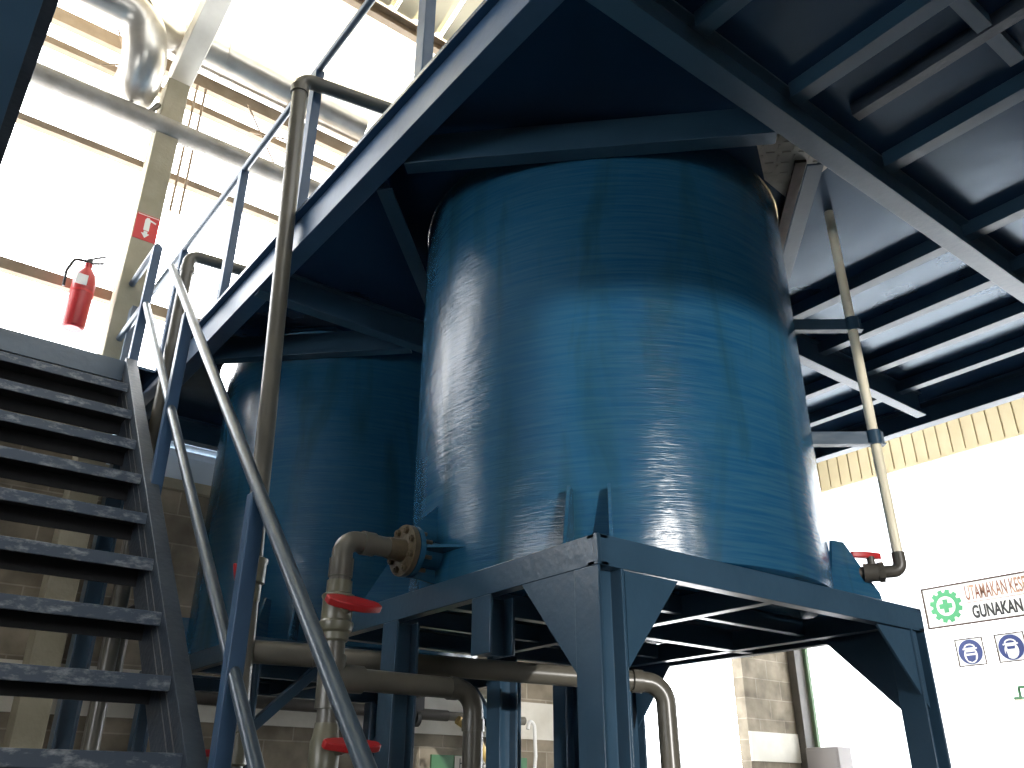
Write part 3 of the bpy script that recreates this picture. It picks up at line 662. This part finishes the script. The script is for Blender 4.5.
# fire extinguisher and its sign
fe = thing('fire_extinguisher', (1.12, 9.0, 4.38), 'red fire extinguisher hanging on the brown girt left of the column', 'fire extinguisher')
ex, ey = 1.12, 9.0
MB().lathe([(.09, 4.38), (.112, 4.40), (.116, 4.43), (.116, 4.94), (.10, 5.03), (.06, 5.10), (.04, 5.13), (.04, 5.18)], (ex, ey, 0), n=28).build('cylinder_body', RED, fe)
MB().lathe([(.119, 4.80), (.119, 4.825)], (ex, ey, 0), n=28).build('band', SIGNR, fe)
MB().box(ex-.10, ex+.01, ey-.122, ey-.108, 4.86, 4.98).build('paper_label', SIGNW, fe)
MB().box(ex-.03, ex+.03, ey-.03, ey+.03, 5.17, 5.23).beam(rectp(.03, .015), (ex-.02, ey, 5.23), (ex+.14, ey-.03, 5.32)).beam(rectp(.03, .015), (ex, ey, 5.19), (ex+.14, ey-.03, 5.23)).build('valve_lever', DARK, fe)
MB().tube([(ex-.03, ey-.02, 5.20), (ex-.15, ey-.06, 5.16), (ex-.20, ey-.06, 5.00), (ex-.19, ey-.04, 4.82)], .016, fil=.06, n=8).build('hose', DARK, fe)
MB().box(ex-.03, ex+.03, ey, YF, 4.95, 5.00).build('hanger', DARK, fe)

def flat(poly2, org, ux, uy, n, th):  # polygon in a wall plane
    return MB().prism([V(org)+V(ux)*a+V(uy)*b for a, b in poly2], V(n)*th)
def circ(cx, cy, r, n=40, ry=None, a0=0, a1=360):
    ry = r if ry is None else ry
    full = a1-a0 >= 360
    return [(cx+r*math.cos(math.radians(a0+(a1-a0)*i/(n if full else n-1))), cy+ry*math.sin(math.radians(a0+(a1-a0)*i/(n if full else n-1)))) for i in range(n)]
def text(body, size, org, ux, uy, n, m, parent, width=None, off=0.):
    cu = bpy.data.curves.new('lettering', 'FONT'); cu.body = body; cu.size = size*S; cu.extrude = .0008; cu.offset = off
    cu.materials.append(m); o = bpy.data.objects.new('lettering', cu); C.objects.link(o)
    bpy.context.view_layer.update()
    sx = width*S/o.dimensions.x if width else 1
    Mx = Matrix.Identity(4)
    for i in range(3): Mx[i][0] = V(ux)[i]*sx; Mx[i][1] = V(uy)[i]; Mx[i][2] = V(n)[i]
    Mx.translation = W(*org)-world_loc(parent)
    me = bpy.data.meshes.new_from_object(o.evaluated_get(bpy.context.evaluated_depsgraph_get()))
    me.name = 'lettering'; bpy.data.objects.remove(o)
    ml = Mx.to_3x3()
    for v in me.vertices: v.co = ml @ v.co
    if not me.materials: me.materials.append(m)
    o = bpy.data.objects.new('lettering', me); C.objects.link(o); o.location = Mx.translation; o.parent = parent
    return o
# extinguisher sign on the column (front face y = 8.85)
FU, FV_, FN = (1, 0, 0), (0, 0, 1), (0, -1, 0)
es = flat([(-.125, -.17), (.125, -.17), (.125, .17), (-.125, .17)], (1.57, 8.85, 5.78), FU, FV_, FN, .006).build('extinguisher_sign', SIGNR, smooth=False)
tag(es, 'red sign with white extinguisher picture high on the beige column', 'sign')
o_ = (1.57, 8.843, 5.78)
flat([(-.03, -.04), (.03, -.04), (.03, .10), (.012, .13), (-.012, .13), (-.03, .10)], o_, FU, FV_, FN, .003).build('extinguisher_picture', SIGNW, es)
flat([(.02, .115), (.09, .095), (.09, .075), (.02, .095)], o_, FU, FV_, FN, .003).build('nozzle_picture', SIGNW, es)
flat([(-.02, -.05), (.02, -.05), (.02, -.08), (.045, -.08), (0, -.14), (-.045, -.08), (-.02, -.08)], o_, FU, FV_, FN, .003).build('arrow_picture', SIGNW, es)
flat([(-.115, .15), (.115, .15), (.115, .158), (-.115, .158)], o_, FU, FV_, FN, .003).build('border_line', SIGNW, es)

# safety signs on the right wall; reading direction is -y
RU, RV, RN = (0, -1, 0), (0, 0, 1), (-1, 0, 0)
sxw = XW-.03
def rsign(y_left, y_right, z0, z1, name, label, group=None, bw=.028):
    o = flat([(0, z0), (y_left-y_right, z0), (y_left-y_right, z1), (0, z1)], (sxw, y_left, 0), RU, RV, RN, .012).build(name, SIGNW, smooth=False)
    tag(o, label, 'sign', group)
    w = y_left-y_right; q = (sxw-.012, y_left, 0); b = MB()
    for a in ([(0, z0), (w, z0), (w, z0+bw), (0, z0+bw)], [(0, z1-bw), (w, z1-bw), (w, z1), (0, z1)], [(0, z0), (bw, z0), (bw, z1), (0, z1)], [(w-bw, z0), (w, z0), (w, z1), (w-bw, z1)]):
        b.prism([V(q)+V(RU)*s_+V(RV)*t_ for s_, t_ in a], V(RN)*.006)
    b.build('frame', INKB, o); return o
b1 = rsign(6.80, 4.60, 2.35, 2.975, 'safety_banner', 'long white safety banner with green gear emblem on the right wall')
gx, gz = 6.45, 2.66
g = (sxw-.013, gx, gz)
gear = []
for i in range(12):
    for (da, r_) in ((-11, .205), (-7, .25), (7, .25), (11, .205)):
        a = math.radians(i*30+da+15); gear.append((r_*math.cos(a), r_*math.sin(a)))
flat(gear, g, RU, RV, RN, .004).build('gear_emblem', SIGNG, b1)
flat(circ(0, 0, .145), (sxw-.018, gx, gz), RU, RV, RN, .003).build('emblem_disc', SIGNW, b1)
t_ = .037; l_ = .10
flat([(-t_, -l_), (t_, -l_), (t_, -t_), (l_, -t_), (l_, t_), (t_, t_), (t_, l_), (-t_, l_), (-t_, t_), (-l_, t_), (-l_, -t_), (-t_, -t_)], (sxw-.022, gx, gz), RU, RV, RN, .003).build('cross_emblem', SIGNG, b1)
text('UTAMAKAN KESELAMATAN', .30, (sxw-.014, 6.13, 2.70), RU, RV, RN, INKF, b1, width=1.40, off=.003)
flat([(0, 0), (1.40, 0), (1.40, .008), (0, .008)], (sxw-.013, 6.13, 2.655), RU, RV, RN, .002).build('rule_line', INKF, b1)
text('GUNAKAN APD', .25, (sxw-.014, 6.08, 2.43), RU, RV, RN, INKD, b1, width=1.04, off=.006)
def mask_sign(yl, label, variant):
    w = .42; z0, z1 = 1.76, 2.16
    o = rsign(yl, yl-w, z0, z1, 'mask_sign', label, None, .018)
    cx, cz = w/2, (z0+z1)/2; q0 = (sxw-.013, yl, 0)
    flat(circ(cx, cz, .175), q0, RU, RV, RN, .003).build('blue_disc', SIGNB, o)
    head = circ(cx, cz-.045, .098, 24, .115)
    flat(head, (sxw-.017, yl, 0), RU, RV, RN, .002).build('head_picture', SIGNW, o)
    if variant == 0:
        flat([(cx-.072, cz-.05), (cx+.072, cz-.05), (cx+.055, cz-.12), (cx, cz-.145), (cx-.055, cz-.12)], (sxw-.020, yl, 0), RU, RV, RN, .002).build('mask_picture', SIGNB, o)
        flat([(cx-.07, cz+.0), (cx+.07, cz+.0), (cx+.065, cz-.022), (cx-.065, cz-.022)], (sxw-.020, yl, 0), RU, RV, RN, .002).build('visor_picture', SIGNB, o)
    else:
        flat([(cx-.06, cz+.015), (cx+.06, cz+.015), (cx+.05, cz-.025), (cx-.05, cz-.025)], (sxw-.020, yl, 0), RU, RV, RN, .002).build('visor_picture', SIGNB, o)
        flat([(cx-.07, cz-.06), (cx-.085, cz-.03), (cx-.09, cz-.12), (cx-.06, cz-.14)], (sxw-.020, yl, 0), RU, RV, RN, .002).build('strap_picture', SIGNB, o)
    flat(circ(cx, cz+.055, .085, 20, .06, 0, 180)+[(cx-.105, cz+.055), (cx-.105, cz+.035), (cx+.105, cz+.035), (cx+.105, cz+.055)], (sxw-.019, yl, 0), RU, RV, RN, .002).build('helmet_picture', SIGNW, o)
    flat(circ(cx, cz+.06, .062, 16, .035, 0, 180), (sxw-.022, yl, 0), RU, RV, RN, .002).build('helmet_shade', SIGNB, o)
mask_sign(6.445, 'small blue mask sign, the left one below the banner', 0)
mask_sign(5.86, 'small blue head protection sign, the right one below the banner', 1)
# small green tap on a shelf at the right edge
tpp = thing('green_tap', (XW-.1, 5.70, 1.25), 'small green tap over a pale ledge under the blue signs', 'tap')
MB().tube([(XW-.1, 5.66, 1.28), (XW-.1, 5.66, 1.42), (XW-.1, 5.45, 1.40), (XW-.1, 5.40, 1.34)], .022, fil=.03, n=10).build('spout', GREEN, tpp)
MB().box(XW-.14, XW-.02, 5.62, 5.74, 1.255, 1.29).build('tap_base', GREEN, tpp)
MB().box(XW-.16, XW-.0, 5.2, 5.78, 1.225, 1.25).build('ledge', CREAM, tpp)
# cabinets at the bottom of the right wall
cb = thing('control_cabinet', (XW-.2, 8.75, FZ), 'grey metal cabinet standing near the far right corner', 'cabinet')
MB().box(XW-.42, XW-.06, 8.43, 9.02, FZ, .74).build('cabinet_body', CAB, cb, bevel=.008); MB().box(XW-.43, XW-.42, 8.46, 8.99, FZ+.1, .70).build('door', CAB, cb, bevel=.004)
MB().cyl((XW-.46, 8.52, -.6), (XW-.46, 8.52, -.4), .012, n=8).build('handle', DARK, cb)
# housekeeping sign on the block wall
hk = flat([(5.90, -.75), (7.32, -.75), (7.32, .44), (5.90, .44)], (0, YF, 0), FU, FV_, FN, .03).build('housekeeping_sign', SIGNG if False else GREEN, smooth=False)
tag(hk, 'green framed housekeeping board hanging on the block wall', 'sign')
flat([(6.22, -.65), (7.16, -.65), (7.16, .435), (6.22, .435)], (0, YF-.031, 0), FU, FV_, FN, .006).build('panel', BAND, hk)
text('HOUSEKEEPING', .16, (6.28, YF-.040, .30), FU, FV_, FN, INKD, hk, width=.86)
